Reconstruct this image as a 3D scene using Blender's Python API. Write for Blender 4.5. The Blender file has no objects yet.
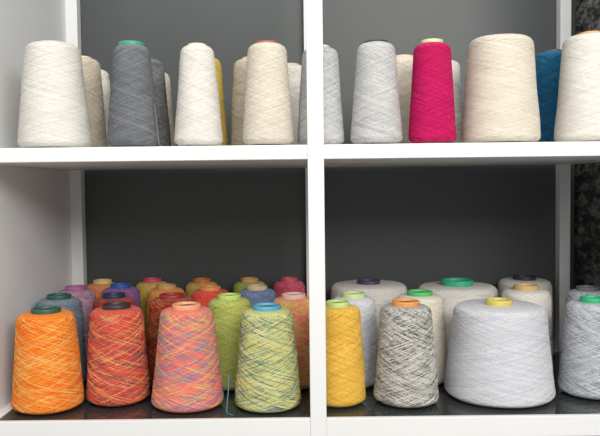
import bpy, math, random, bmesh
import numpy as np
from mathutils import Matrix, Vector

random.seed(4)
rng = np.random.default_rng(4)
Z0 = 0.90            # height of the lower shelf surface above the floor
UP = Z0 + 0.455      # upper shelf surface

def lin(c):
    out = []
    for v in c[:3]:
        v = v / 255.0
        out.append(v / 12.92 if v <= 0.04045 else ((v + 0.055) / 1.055) ** 2.4)
    return (out[0], out[1], out[2], 1.0)

# ------------------------------------------------------------------ materials
def new_mat(name):
    m = bpy.data.materials.new(name)
    m.use_nodes = True
    nt = m.node_tree
    b = nt.nodes["Principled BSDF"]
    return m, nt, b

def noisy_mat(name, col, rough=0.5, scale=30, amt=0.06, bump=0.0, bscale=200, spec=0.5):
    m, nt, b = new_mat(name)
    tc = nt.nodes.new("ShaderNodeTexCoord")
    n = nt.nodes.new("ShaderNodeTexNoise"); n.inputs["Scale"].default_value = scale
    n.inputs["Detail"].default_value = 4
    nt.links.new(tc.outputs["Object"], n.inputs["Vector"])
    r = nt.nodes.new("ShaderNodeValToRGB")
    c = lin(col)
    r.color_ramp.elements[0].position = 0.3
    r.color_ramp.elements[1].position = 0.7
    r.color_ramp.elements[0].color = tuple(x * (1 - amt) for x in c[:3]) + (1,)
    r.color_ramp.elements[1].color = tuple(min(1, x * (1 + amt)) for x in c[:3]) + (1,)
    nt.links.new(n.outputs["Fac"], r.inputs["Fac"])
    nt.links.new(r.outputs["Color"], b.inputs["Base Color"])
    b.inputs["Roughness"].default_value = rough
    b.inputs["Specular IOR Level"].default_value = spec
    if bump > 0:
        n2 = nt.nodes.new("ShaderNodeTexNoise"); n2.inputs["Scale"].default_value = bscale
        n2.inputs["Detail"].default_value = 5
        nt.links.new(tc.outputs["Object"], n2.inputs["Vector"])
        bp = nt.nodes.new("ShaderNodeBump"); bp.inputs["Strength"].default_value = bump
        bp.inputs["Distance"].default_value = 0.002
        nt.links.new(n2.outputs["Fac"], bp.inputs["Height"])
        nt.links.new(bp.outputs["Normal"], b.inputs["Normal"])
    return m

def math_node(nt, op, a, b=None):
    n = nt.nodes.new("ShaderNodeMath"); n.operation = op
    for i, v in enumerate((a, b)):
        if v is None: continue
        if isinstance(v, (int, float)): n.inputs[i].default_value = v
        else: nt.links.new(v, n.inputs[i])
    return n.outputs[0]

def yarn_body_mat(name, palette, N, M, K):
    """criss-cross wound yarn: two helical strand families, colour changing along each strand"""
    m, nt, b = new_mat(name)
    uv = nt.nodes.new("ShaderNodeUVMap"); uv.uv_map = "UVMap"
    sep = nt.nodes.new("ShaderNodeSeparateXYZ")
    nt.links.new(uv.outputs["UV"], sep.inputs[0])
    u, v = sep.outputs["X"], sep.outputs["Y"]
    cols, heights = [], []
    for sgn in (1, -1):
        p = math_node(nt, 'ADD', math_node(nt, 'MULTIPLY', v, float(N)), math_node(nt, 'MULTIPLY', u, float(M * sgn)))
        idn = math_node(nt, 'FLOOR', p)
        fr = math_node(nt, 'FRACT', p)
        h = math_node(nt, 'SUBTRACT', 1.0, math_node(nt, 'ABSOLUTE', math_node(nt, 'SUBTRACT', math_node(nt, 'MULTIPLY', fr, 2.0), 1.0)))
        heights.append(h)
        wn = nt.nodes.new("ShaderNodeTexWhiteNoise"); wn.noise_dimensions = '1D'
        nt.links.new(math_node(nt, 'ADD', idn, 13.3 * sgn), wn.inputs["W"])
        along = math_node(nt, 'FLOOR', math_node(nt, 'ADD', math_node(nt, 'MULTIPLY', v, K * 0.9),
                          math_node(nt, 'ADD', math_node(nt, 'MULTIPLY', u, float(K)), math_node(nt, 'MULTIPLY', wn.outputs["Value"], 37.0))))
        comb = nt.nodes.new("ShaderNodeCombineXYZ")
        nt.links.new(idn, comb.inputs[0]); nt.links.new(along, comb.inputs[1]); comb.inputs[2].default_value = sgn * 3.7
        w2 = nt.nodes.new("ShaderNodeTexWhiteNoise"); w2.noise_dimensions = '3D'
        nt.links.new(comb.outputs[0], w2.inputs["Vector"])
        rp = nt.nodes.new("ShaderNodeValToRGB"); rp.color_ramp.interpolation = 'CONSTANT'
        el = rp.color_ramp.elements
        el[0].position = 0; el[0].color = lin(palette[0])
        el[1].position = 1.0 / len(palette); el[1].color = lin(palette[1 % len(palette)])
        for i in range(2, len(palette)):
            e = el.new(i / len(palette)); e.color = lin(palette[i])
        nt.links.new(w2.outputs["Value"], rp.inputs["Fac"])
        cols.append(rp.outputs["Color"])
    sel = math_node(nt, 'GREATER_THAN', heights[0], heights[1])
    mix = nt.nodes.new("ShaderNodeMix"); mix.data_type = 'RGBA'
    nt.links.new(sel, mix.inputs[0])
    nt.links.new(cols[1], mix.inputs[6]); nt.links.new(cols[0], mix.inputs[7])
    tc = nt.nodes.new("ShaderNodeTexCoord")
    fl = nt.nodes.new("ShaderNodeTexNoise"); fl.inputs["Scale"].default_value = 420; fl.inputs["Detail"].default_value = 2
    nt.links.new(tc.outputs["Object"], fl.inputs["Vector"])
    mr = nt.nodes.new("ShaderNodeMapRange")
    mr.inputs[1].default_value = 0.3; mr.inputs[2].default_value = 0.7; mr.inputs[3].default_value = 0.86; mr.inputs[4].default_value = 1.06
    nt.links.new(fl.outputs["Fac"], mr.inputs[0])
    vm = nt.nodes.new("ShaderNodeVectorMath"); vm.operation = 'SCALE'
    nt.links.new(mix.outputs[2], vm.inputs[0]); nt.links.new(mr.outputs[0], vm.inputs["Scale"])
    nt.links.new(vm.outputs[0], b.inputs["Base Color"])
    hm = math_node(nt, 'ADD', math_node(nt, 'MAXIMUM', heights[0], heights[1]), math_node(nt, 'MULTIPLY', fl.outputs["Fac"], 0.6))
    bp = nt.nodes.new("ShaderNodeBump"); bp.inputs["Strength"].default_value = 0.7
    bp.inputs["Distance"].default_value = 0.001
    nt.links.new(hm, bp.inputs["Height"])
    nt.links.new(bp.outputs["Normal"], b.inputs["Normal"])
    b.inputs["Roughness"].default_value = 0.85
    b.inputs["Specular IOR Level"].default_value = 0.2
    b.inputs["Sheen Weight"].default_value = 0.1
    return m

def strand_material():
    m, nt, b = new_mat("yarn_strand_fibre")
    a = nt.nodes.new("ShaderNodeAttribute"); a.attribute_name = "Col"
    nt.links.new(a.outputs["Color"], b.inputs["Base Color"])
    b.inputs["Roughness"].default_value = 0.8
    b.inputs["Specular IOR Level"].default_value = 0.25
    return m
STRAND = strand_material()

_core = {}
def core_mat(col):
    if col not in _core:
        _core[col] = noisy_mat("cone_core_%d_%d_%d" % col, col, rough=0.45, scale=120, amt=0.1)
    return _core[col]
CORE_DARK = noisy_mat("cone_core_inside", (70, 66, 60), rough=0.8)

# ------------------------------------------------------------------ mesh helpers
def lathe(profile, segs):
    P = len(profile)
    v = np.zeros((P, segs, 3))
    ang = np.linspace(0, 2 * math.pi, segs, endpoint=False)
    L = [0.0]
    for i in range(1, P):
        L.append(L[-1] + math.hypot(profile[i][0] - profile[i-1][0], profile[i][1] - profile[i-1][1]))
    for i, (r, z) in enumerate(profile):
        v[i, :, 0] = r * np.cos(ang); v[i, :, 1] = r * np.sin(ang); v[i, :, 2] = z
    quads, uvs = [], []
    for i in range(P - 1):
        for j in range(segs):
            k = (j + 1) % segs
            quads.append((i*segs + j, i*segs + k, (i+1)*segs + k, (i+1)*segs + j))
            u0, u1 = j / segs, (j + 1) / segs
            uvs += [(u0, L[i]), (u1, L[i]), (u1, L[i+1]), (u0, L[i+1])]
    return v.reshape(-1, 3), np.array(quads), np.array(uvs)

def tube(path, rad, sides=3):
    n = len(path)
    t = np.gradient(path, axis=0)
    t /= np.linalg.norm(t, axis=1)[:, None] + 1e-12
    radial = path.copy(); radial[:, 2] = 0
    radial /= np.linalg.norm(radial, axis=1)[:, None] + 1e-12
    side = np.cross(t, radial); side /= np.linalg.norm(side, axis=1)[:, None] + 1e-12
    out = np.zeros((n, sides, 3))
    for s in range(sides):
        a = 2 * math.pi * s / sides
        out[:, s] = path + rad * (math.cos(a) * radial + math.sin(a) * side)
    i = np.arange(n - 1)[:, None]; s = np.arange(sides)[None, :]
    k = (s + 1) % sides
    q = np.stack([i*sides + s, i*sides + k, (i+1)*sides + k, (i+1)*sides + s], axis=-1).reshape(-1, 4)
    return out.reshape(-1, 3), q

def yarn_cone(x, y, z, rb, rt, h, palette, core=(225, 205, 170), strands=60, turns=1.6, N=80, seg_len=5,
              variegated=False, core_r=None, core_up=0.008, srad=0.0005, shade=0.12, bulge=0.0, fuzz=300, K=None, top_pal=None):
    ci = core_r or min(0.0245, rt * 0.53)
    prof = [(ci, 0.004), (rb - 0.008, 0.003), (rb - 0.002, 0.007), (rb, 0.013)]
    z0f, z1f = 0.013, h - 0.014
    def R(s):
        return rb + (rt - rb) * s + bulge * math.sin(math.pi * s)
    for s in np.linspace(0.05, 1, 16):
        prof.append((R(s), z0f + (z1f - z0f) * s))
    top = [(rt - 0.0012, h - 0.0085), (rt - 0.0042, h - 0.0038), (rt - 0.009, h - 0.001)]
    prof += [(max(a, ci + .001), b) for a, b in top] + [(ci, h)]
    V, Q, UV = lathe(prof, 96)
    ang = np.arctan2(V[:, 1], V[:, 0])
    ph = rng.uniform(0, 6.28, 3)
    wob = 1 + 0.007 * np.sin(3 * ang + ph[0] + V[:, 2] * 40) + 0.005 * np.sin(5 * ang + ph[1] - V[:, 2] * 70)
    rr = np.hypot(V[:, 0], V[:, 1])
    wob = np.where(rr > ci + 0.003, wob, 1)
    V[:, 0] *= wob; V[:, 1] *= wob
    UV[:, 1] /= 0.18
    allV, allQ, allM, allC, allUV = [V], [Q], [np.zeros(len(Q), int)], [np.ones((len(V), 4))], [UV]
    off = len(V)
    cr2 = ci + 0.004
    cp = [(cr2, 0.0), (cr2 - 0.003, 0.0), (ci - 0.004, h + core_up * 0.4), (ci - 0.0038, h + core_up - 0.001), (ci - 0.002, h + core_up),
          (ci + 0.0005, h + core_up - 0.0008), (ci + 0.001, h + core_up - 0.003), (ci, h - 0.004), (cr2, 0.004), (cr2, 0.0)]
    V2, Q2, UV2 = lathe(cp, 40)
    mi = np.ones(len(Q2), int); mi[40:80] = 2
    allV.append(V2); allQ.append(Q2 + off); allM.append(mi); allC.append(np.ones((len(V2), 4))); allUV.append(UV2)
    off += len(V2)
    pal = [np.array(lin(c)) for c in palette]
    spal = [np.array(lin(c)) for c in (top_pal or palette)]
    zs0, zs1 = 0.008, h - 0.006
    def surf(th, zz):
        sf = np.clip((zz - z0f) / (z1f - z0f), 0, 1)
        r = rb + (rt - rb) * sf + bulge * np.sin(math.pi * sf)
        r = r - np.where(zz < 0.013, (0.013 - zz) ** 2 * 60, 0) - np.where(zz > z1f, (zz - z1f) ** 2 * 45, 0)
        return r * (1 + 0.007 * np.sin(3 * th + ph[0] + zz * 40) + 0.005 * np.sin(5 * th + ph[1] - zz * 70))
    for i in range(strands):
        n = 60
        s = np.linspace(0, 1, n)
        d = 1 if i % 2 == 0 else -1
        tr = turns * rng.uniform(0.85, 1.15)
        th = rng.uniform(0, 2 * math.pi) + d * 2 * math.pi * tr * s + 0.02 * np.sin(s * rng.uniform(10, 25) + rng.uniform(0, 6))
        zz = zs0 + (zs1 - zs0) * s
        r = surf(th, zz) + srad * 0.4
        path = np.stack([r * np.cos(th), r * np.sin(th), zz], axis=1)
        v3, q3 = tube(path, srad * rng.uniform(0.8, 1.25))
        col = np.zeros((n, 4))
        if variegated:
            j = 0
            while j < n:
                L = int(rng.integers(2, seg_len + 3))
                col[j:j+L] = spal[rng.integers(len(spal))] * rng.uniform(0.9, 1.08)
                j += L
        else:
            col[:] = spal[rng.integers(len(spal))] * rng.uniform(1 - shade, 1 + shade * 0.4)
            col *= rng.uniform(0.92, 1.06, n)[:, None]
        col = np.clip(col, 0, 0.9); col[:, 3] = 1
        allV.append(v3); allQ.append(q3 + off); allM.append(np.full(len(q3), 3)); allC.append(np.repeat(col, 3, axis=0))
        allUV.append(np.zeros((len(q3) * 4, 2)))
        off += len(v3)
    if fuzz:
        th = rng.uniform(0, 2 * math.pi, fuzz); zz = rng.uniform(0.012, h - 0.01, fuzz)
        r = surf(th, zz)
        base = np.stack([r * np.cos(th), r * np.sin(th), zz], axis=1)
        nrm = np.stack([np.cos(th), np.sin(th), np.zeros(fuzz)], axis=1)
        tan = np.stack([-np.sin(th), np.cos(th), np.zeros(fuzz)], axis=1)
        dv = nrm * rng.uniform(0.2, 1.0, fuzz)[:, None] + tan * rng.uniform(-1, 1, fuzz)[:, None] + np.array([0, 0, 1.0]) * rng.uniform(-.8, .8, fuzz)[:, None]
        tip = base + dv * 0.0022
        wv = np.stack([np.zeros(fuzz), np.zeros(fuzz), np.full(fuzz, 0.00013)], axis=1) + tan * 0.0001
        vv = np.stack([base - wv, base + wv, tip + wv * .5, tip - wv * .5], axis=1).reshape(-1, 3)
        qq = np.arange(fuzz * 4).reshape(-1, 4)
        cc = np.array([pal[k] for k in rng.integers(0, len(pal), fuzz)]); cc[:, 3] = 1
        allV.append(vv); allQ.append(qq + off); allM.append(np.full(fuzz, 3)); allC.append(np.repeat(cc, 4, axis=0)); allUV.append(np.zeros((fuzz * 4, 2)))
        off += len(vv)
    V = np.concatenate(allV); Q = np.concatenate(allQ); M = np.concatenate(allM); C = np.concatenate(allC); U = np.concatenate(allUV)
    me = bpy.data.meshes.new("yarn_cone")
    me.vertices.add(len(V)); me.vertices.foreach_set("co", V.ravel().astype(np.float32))
    me.loops.add(len(Q) * 4); me.loops.foreach_set("vertex_index", Q.ravel().astype(np.int32))
    me.polygons.add(len(Q)); me.polygons.foreach_set("loop_start", (np.arange(len(Q)) * 4).astype(np.int32))
    me.polygons.foreach_set("loop_total", np.full(len(Q), 4, dtype=np.int32))
    me.polygons.foreach_set("material_index", M.astype(np.int32))
    me.polygons.foreach_set("use_smooth", np.ones(len(Q), dtype=bool))
    uvl = me.uv_layers.new(name="UVMap"); uvl.data.foreach_set("uv", U.ravel().astype(np.float32))
    ca = me.color_attributes.new(name="Col", type='FLOAT_COLOR', domain='POINT')
    ca.data.foreach_set("color", C.ravel().astype(np.float32))
    me.update(); me.validate()
    me.materials.append(yarn_body_mat("wound_yarn", palette, N, max(1, round(N / (turns * 1.02))), K or (30 if variegated else 50)))
    me.materials.append(core_mat(core)); me.materials.append(CORE_DARK); me.materials.append(STRAND)
    ob = bpy.data.objects.new("yarn_cone", me)
    ob.location = (x, y, z)
    ob.rotation_euler = (0, 0, rng.uniform(0, 6.28))
    bpy.context.collection.objects.link(ob)
    return ob

def box_mesh(bm, x0, x1, y0, y1, z0, z1, mat=0):
    vs = [bm.verts.new(p) for p in ((x0,y0,z0),(x1,y0,z0),(x1,y1,z0),(x0,y1,z0),(x0,y0,z1),(x1,y0,z1),(x1,y1,z1),(x0,y1,z1))]
    for f in ((0,3,2,1),(4,5,6,7),(0,1,5,4),(1,2,6,5),(2,3,7,6),(3,0,4,7)):
        fc = bm.faces.new([vs[i] for i in f]); fc.material_index = mat

def box_obj(name, boxes, mats, bevel=0.0, parent=None):
    bm = bmesh.new()
    for b in boxes: box_mesh(bm, *b)
    me = bpy.data.meshes.new(name); bm.to_mesh(me); bm.free()
    for m in mats: me.materials.append(m)
    ob = bpy.data.objects.new(name, me); bpy.context.collection.objects.link(ob)
    if bevel:
        md = ob.modifiers.new("bevel", 'BEVEL'); md.width = bevel; md.segments = 3; md.limit_method = 'ANGLE'
    if parent: ob.parent = parent
    return ob

# ------------------------------------------------------------------ room + shelving
WHITE = noisy_mat("white_powder_coat", (229, 229, 228), rough=0.4, scale=6, amt=0.015, bump=0.05, bscale=900)
PANEL = noisy_mat("white_side_panel", (228, 229, 229), rough=0.5, scale=4, amt=0.02)
GREY = noisy_mat("dark_grey_back_panel", (70, 74, 74), rough=0.42, scale=420, amt=0.14, spec=0.4)
GLASS = noisy_mat("dark_gloss_shelf_insert", (50, 54, 54), rough=0.03, scale=8, amt=0.08, spec=1.0)
FLOOR = noisy_mat("grey_floor", (150, 148, 145), rough=0.6, scale=10, amt=0.05)

box_obj("wall_back", [(-1.6, 1.6, 0.502, 0.56, 0, 2.7)], [GREY])
box_obj("floor", [(-1.6, 1.6, -2.9, 0.56, -0.05, 0)], [FLOOR])

def rough_wall():
    m, nt, b = new_mat("black_rough_relief")
    tc = nt.nodes.new("ShaderNodeTexCoord")
    mp = nt.nodes.new("ShaderNodeMapping"); mp.inputs["Scale"].default_value = (1, 0.45, 1)
    nt.links.new(tc.outputs["Object"], mp.inputs[0])
    n = nt.nodes.new("ShaderNodeTexNoise"); n.inputs["Scale"].default_value = 55; n.inputs["Detail"].default_value = 8
    n.inputs["Roughness"].default_value = 0.8
    nt.links.new(mp.outputs[0], n.inputs["Vector"])
    r = nt.nodes.new("ShaderNodeValToRGB")
    r.color_ramp.elements[0].position = 0.46; r.color_ramp.elements[0].color = lin((16, 17, 17))
    r.color_ramp.elements[1].position = 0.62; r.color_ramp.elements[1].color = lin((160, 160, 158))
    nt.links.new(n.outputs["Fac"], r.inputs["Fac"]); nt.links.new(r.outputs["Color"], b.inputs["Base Color"])
    b.inputs["Roughness"].default_value = 0.5
    bp = nt.nodes.new("ShaderNodeBump"); bp.inputs["Strength"].default_value = 1; bp.inputs["Distance"].default_value = 0.01
    nt.links.new(n.outputs["Fac"], bp.inputs["Height"]); nt.links.new(bp.outputs["Normal"], b.inputs["Normal"])
    return m
box_obj("wall_right", [(0.648, 0.71, -0.05, 0.502, 0, 2.7)], [rough_wall()])

unit = bpy.data.objects.new("shelving_unit", None); bpy.context.collection.objects.link(unit)
XL, XR, XC = -0.519, 0.615, 0.027
pw = 0.0135
ztop = 2.15
for nm, xc, ya in (("post_1", XL, 0.472), ("post_2", XC, 0.0), ("post_3", XC, 0.472), ("post_4", XR, 0.472), ("post_5", XR, 0.0)):
    w_ = 0.0125 if ya > 0.1 and xc == XR else pw
    box_obj(nm, [(xc - w_, xc + w_, ya, ya + 0.028, 0, ztop)], [WHITE], 0.0015, unit)
box_obj("side_panel", [(XL - pw - 0.02, XL - pw, 0.0, 0.5, 0, ztop)], [PANEL], 0.0015, unit)
x0, x1 = XL - pw, XR + pw
box_obj("shelf_upper", [(x0, XC - pw, 0.001, 0.47, UP - 0.024, UP), (XC - pw, XC + pw, 0.028, 0.472, UP - 0.024, UP), (XC + pw, x1, 0.001, 0.47, UP - 0.024, UP)], [WHITE], 0.0015, unit)
fr = []
for a, b_ in ((x0, XC - pw), (XC + pw, x1)):
    fr += [(a, b_, 0.001, 0.010, Z0 - 0.035, Z0), (a, b_, 0.45, 0.47, Z0 - 0.035, Z0)]
fr += [(x0, x0 + 0.02, 0.010, 0.45, Z0 - 0.035, Z0), (x1 - 0.02, x1, 0.010, 0.45, Z0 - 0.035, Z0)]
box_obj("shelf_lower_frame", fr, [WHITE], 0.0012, unit)
box_obj("shelf_lower_insert", [(x0 + 0.02, x1 - 0.02, 0.010, 0.45, Z0 - 0.012, Z0 - 0.0005)], [GLASS], 0, unit)
box_obj("shelf_base", [(x0, x1, 0.03, 0.47, 0.08, 0.105)], [WHITE], 0.0015, unit)
box_obj("rail_top", [(x0, x1, 0.472, 0.5, ztop, ztop + 0.03), (x0, x1, 0.0, 0.028, ztop, ztop + 0.03)], [WHITE], 0.0015, unit)

# ------------------------------------------------------------------ yarn palettes
ORANGE = [(250,136,26),(246,124,24),(250,150,42),(240,106,42),(250,146,34)]
ORANGE_T = [(252,150,40),(248,128,28),(252,190,90),(236,96,48),(240,206,130),(226,150,60)]
REDMIX = [(214,74,58),(224,100,62),(200,62,66),(216,80,74),(224,110,70)]
REDMIX_T = [(222,80,62),(234,120,74),(204,66,72),(238,160,86),(224,98,98),(84,98,90),(240,190,134),(110,72,84)]
PINKMIX = [(234,112,104),(240,136,112),(238,150,104),(228,114,126),(232,124,102)]
PINKMIX_T = [(238,118,110),(244,146,120),(244,186,112),(74,146,176),(222,110,144),(238,132,104),(238,212,124),(124,124,180),(242,150,140),(96,168,144)]
GREENMIX = [(200,202,134),(214,212,150),(182,190,126),(210,208,142),(202,198,122)]
GREENMIX_T = [(208,208,142),(226,220,162),(66,116,126),(230,220,150),(156,172,106),(216,212,148),(78,86,118),(220,206,124),(84,146,150),(222,218,160)]
YELLOW = [(236,190,76),(246,208,104),(220,168,60),(242,200,90)]
TWEED = [(190,187,180),(110,108,102),(214,212,206),(156,152,145),(198,195,188)]
TWEED_T = [(204,201,194),(72,70,67),(224,222,216),(130,127,120),(212,209,202),(182,178,170)]
WLILAC = [(221,221,226),(231,231,235),(206,206,212)]
GREYMOT = [(188,191,197),(214,216,221),(142,146,156),(198,201,207)]
WHITEC = [(234,230,222),(226,221,211),(241,238,232)]
CREAM = [(228,220,205),(219,210,193),(235,228,215)]
BEIGE = [(208,196,178),(198,186,166),(218,208,191)]
GREYY = [(122,124,128),(106,109,114),(140,142,146)]
LGREY = [(212,211,209),(223,222,220),(184,184,184)]
MAGENTA = [(202,20,98),(184,14,84),(214,34,110)]
TEAL = [(30,100,142),(24,86,124),(44,118,154)]
OLIVEY = [(218,186,88),(202,172,74),(228,198,106)]
BLUEGR = [(104,132,146),(130,150,160),(84,112,132),(150,134,146)]
MAUVE = [(182,140,162),(204,168,182),(164,120,144)]
DKRED = [(152,34,32),(200,68,36),(78,42,38),(184,48,38),(116,76,46)]
DKRED2 = [(140,32,34),(200,80,34),(86,80,44),(62,38,46),(216,124,48),(170,36,38)]
LIME = [(184,192,100),(166,176,84),(202,204,120)]
RAINB = [(236,130,112),(234,204,96),(186,196,104),(240,158,122),(236,112,118)]
PEACH = [(240,152,94),(228,136,78),(244,174,122)]
CORAL = [(226,76,58),(236,104,78),(214,66,60)]
PINK = [(224,92,124),(236,124,140),(212,78,108)]
PURP = [(138,88,156),(168,112,166),(112,74,140)]
STEEL = [(122,144,182),(106,126,164),(146,162,190)]
TAN = [(230,150,62),(216,134,54),(238,170,86)]

V = dict(variegated=True, turns=1.25, strands=150, fuzz=900, srad=.00062)
B = dict(variegated=True, turns=1.25, strands=90)
Z = Z0
# lower shelf, front row
yarn_cone(-.451,.080,Z,.0605,.049,.170,ORANGE,(48,92,70),top_pal=ORANGE_T,**V)
yarn_cone(-.336,.116,Z,.0560,.047,.170,REDMIX,(60,44,48),top_pal=REDMIX_T,**V)
yarn_cone(-.203,.083,Z,.0630,.046,.174,PINKMIX,(228,160,120),top_pal=PINKMIX_T,**V)
yarn_cone(-.060,.073,Z,.0580,.045,.172,GREENMIX,(84,160,186),top_pal=GREENMIX_T,**V)
yarn_cone(.0650,.090,Z,.0485,.040,.174,YELLOW,(186,210,130),strands=130,turns=1.4,shade=.2)
yarn_cone(.1867,.090,Z,.0570,.0445,.174,TWEED,(218,148,78),seg_len=2,K=60,top_pal=TWEED_T,**V)
yarn_cone(.3620,.122,Z,.0975,.0815,.167,WLILAC,(206,190,100),strands=260,turns=1.1,core_r=.023,core_up=.01,shade=.2,fuzz=1200,N=100)
yarn_cone(.5340,.125,Z,.0580,.046,.170,GREYMOT,(50,170,116),core_r=.021,core_up=.009,seg_len=2,K=60,**V)
# second row
yarn_cone(-.478,.225,Z,.0500,.043,.172,BLUEGR,(40,84,74),strands=80)
yarn_cone(-.370,.228,Z,.0500,.040,.172,DKRED,(40,44,76),**B)
yarn_cone(-.253,.215,Z,.0540,.044,.172,DKRED2,(150,44,44),**B)
yarn_cone(-.139,.200,Z,.0510,.041,.172,LIME,(184,206,110),strands=90)
yarn_cone(-.014,.200,Z,.0520,.042,.172,RAINB,(230,190,175),**B)
yarn_cone(.1020,.202,Z,.0500,.042,.172,WLILAC,(196,216,150),strands=80)
yarn_cone(.2330,.216,Z,.0550,.046,.172,CREAM,(86,180,104),strands=80)
yarn_cone(.4600,.272,Z,.0520,.048,.172,WHITEC,(206,176,120),strands=70,core_up=.01)
yarn_cone(.5760,.250,Z,.0460,.039,.172,GREYMOT,(110,110,116),strands=70)
# third row
yarn_cone(-.480,.335,Z,.0480,.040,.173,MAUVE,(176,100,146),strands=60)
yarn_cone(-.385,.339,Z,.0470,.039,.176,PURP,(44,84,164),strands=60)
yarn_cone(-.288,.340,Z,.0470,.039,.173,TAN,(196,150,96),strands=60)
yarn_cone(-.190,.310,Z,.0490,.040,.173,CORAL,(226,140,80),strands=60)
yarn_cone(-.092,.310,Z,.0490,.040,.173,STEEL,(216,190,150),strands=60)
yarn_cone(.1500,.388,Z,.0920,.083,.172,WHITEC,(84,60,92),strands=90,turns=1.1)
yarn_cone(.3390,.362,Z,.0930,.084,.170,WHITEC,(60,176,136),strands=90,turns=1.1,core_r=.033,core_up=.012)
yarn_cone(.5060,.425,Z,.0650,.058,.172,WHITEC,(60,56,60),strands=60)
# fourth row
yarn_cone(-.453,.443,Z,.0440,.037,.172,PEACH,(222,196,130),strands=50)
yarn_cone(-.340,.443,Z,.0440,.037,.174,OLIVEY,(200,76,100),strands=50)
yarn_cone(-.226,.443,Z,.0440,.037,.172,OLIVEY,(200,120,70),strands=50)
yarn_cone(-.117,.443,Z,.0440,.037,.172,LIME,(214,160,100),strands=50)
yarn_cone(-.027,.441,Z,.0420,.036,.172,PINK,(206,90,100),strands=50)

# upper shelf
Z = UP
U = dict(shade=.2, turns=1.8, fuzz=700, srad=.00045, N=110)
yarn_cone(-.425,.075,Z,.0615,.046,.182,WHITEC,(216,170,160),strands=220,core_r=.026,core_up=.003,**U)
yarn_cone(-.284,.055,Z,.0430,.031,.174,GREYY,(60,150,116),strands=180,core_r=.021,core_up=.006,**U)
yarn_cone(-.172,.055,Z,.0410,.028,.173,WHITEC,(226,214,190),strands=160,core_up=.003,**U)
yarn_cone(-.053,.055,Z,.0435,.033,.174,CREAM,(160,90,80),strands=160,core_r=.020,core_up=.004,**U)
yarn_cone(.0380,.082,Z,.0405,.031,.172,LGREY,(225,220,210),strands=160,core_up=.004,**U)
yarn_cone(.1330,.057,Z,.0440,.032,.174,LGREY,(50,48,52),strands=180,core_r=.020,core_up=.003,**U)
yarn_cone(.2285,.055,Z,.0400,.031,.172,MAGENTA,(200,206,150),strands=160,core_r=.018,core_up=.006,**U)
yarn_cone(.3515,.078,Z,.0665,.055,.184,CREAM,(226,210,180),strands=230,core_up=.002,**U)
yarn_cone(.5080,.076,Z,.0590,.046,.186,WHITEC,(206,160,110),strands=220,core_r=.020,core_up=.006,**U)
yarn_cone(-.412,.190,Z,.0440,.035,.178,BEIGE,(220,200,170),strands=60,core_up=.004)
yarn_cone(-.425,.300,Z,.0440,.035,.176,WHITEC,(220,200,170),strands=50,core_up=.004)
yarn_cone(-.288,.185,Z,.0440,.033,.174,GREYY,(90,92,96),strands=80,core_up=.004)
yarn_cone(-.300,.300,Z,.0440,.035,.170,CREAM,(220,200,170),strands=50,core_up=.004)
yarn_cone(-.180,.185,Z,.0440,.034,.176,OLIVEY,(200,180,110),strands=60,core_up=.004)
yarn_cone(-.086,.185,Z,.0440,.036,.172,BEIGE,(216,196,166),strands=60,core_up=.004)
yarn_cone(-.0175,.282,Z,.0450,.037,.176,WHITEC,(216,196,166),strands=60,core_up=.004)
yarn_cone(.1990,.185,Z,.0440,.035,.172,CREAM,(216,200,170),strands=60,core_up=.004)
yarn_cone(.2860,.270,Z,.0450,.038,.180,WHITEC,(216,200,170),strands=60,core_up=.004)
yarn_cone(.4830,.192,Z,.0440,.036,.180,TEAL,(60,70,80),strands=90,core_up=.004)

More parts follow.
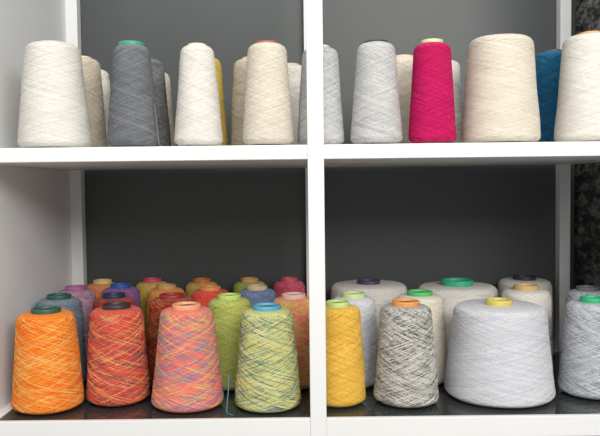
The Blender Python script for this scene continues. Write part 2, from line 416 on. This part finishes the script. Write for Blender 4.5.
# loose yarn ends
def tail(pts, zb, rad, mat):
    cu = bpy.data.curves.new("loose_yarn_tail", 'CURVE'); cu.dimensions = '3D'; cu.bevel_depth = rad
    sp = cu.splines.new('NURBS')
    sp.points.add(len(pts) - 1)
    for p, c in zip(sp.points, pts): p.co = (c[0], c[1], zb + c[2], 1)
    sp.use_endpoint_u = True; sp.order_u = 3
    ob = bpy.data.objects.new("loose_yarn_tail", cu); bpy.context.collection.objects.link(ob)
    cu.materials.append(mat)
tail([(-.1275,.062,.060),(-.1270,.050,.040),(-.1290,.042,.018),(-.1300,.036,.002),(-.1270,.028,.0008),(-.122,.024,.0008),(-.117,.020,.0008)],
     Z0, .0008, noisy_mat("blue_yarn", (80, 130, 170), rough=0.9))
tail([(-.2445,.045,.075),(-.239,.030,.045),(-.236,.026,.022),(-.234,.024,.004),(-.228,.020,.0006),(-.222,.017,.0006)],
     UP, .0004, noisy_mat("grey_yarn", (140, 142, 146), rough=0.9))

# ------------------------------------------------------------------ light
w = bpy.data.worlds.new("World"); bpy.context.scene.world = w; w.use_nodes = True
bg = w.node_tree.nodes["Background"]; bg.inputs[0].default_value = (1.0, 0.99, 0.97, 1); bg.inputs[1].default_value = 0.50
def area(name, loc, target, size, size_y, power, col=(1, 1, 1)):
    l = bpy.data.lights.new(name, 'AREA'); l.shape = 'RECTANGLE'; l.size = size; l.size_y = size_y; l.energy = power; l.color = col
    o = bpy.data.objects.new(name, l); bpy.context.collection.objects.link(o)
    o.location = loc
    o.rotation_euler = (Vector(target) - Vector(loc)).to_track_quat('-Z', 'Y').to_euler()
area("front_fill_light", (-0.2, -1.3, 2.65), (0, 0.2, 1.2), 1.4, 0.8, 24, (1, 0.985, 0.95))
area("front_fill_light", (0.9, -2.2, 2.2), (0, 0.2, 1.1), 1.2, 0.7, 42, (1, 0.985, 0.955))  # added fill behind the camera, brightens the lower bays; no real fixture

# ------------------------------------------------------------------ camera
cam = bpy.data.cameras.new("camera"); cam.lens = 42; cam.sensor_width = 36
co = bpy.data.objects.new("camera", cam); bpy.context.collection.objects.link(co)
co.matrix_world = (Matrix.Translation((0, -1.15, Z0 + 0.384)) @ Matrix.Rotation(math.radians(90 - 2.45), 4, 'X')
                   @ Matrix.Rotation(math.radians(-0.66), 4, 'Z'))
bpy.context.scene.camera = co
bpy.context.scene.view_settings.view_transform = 'Standard'
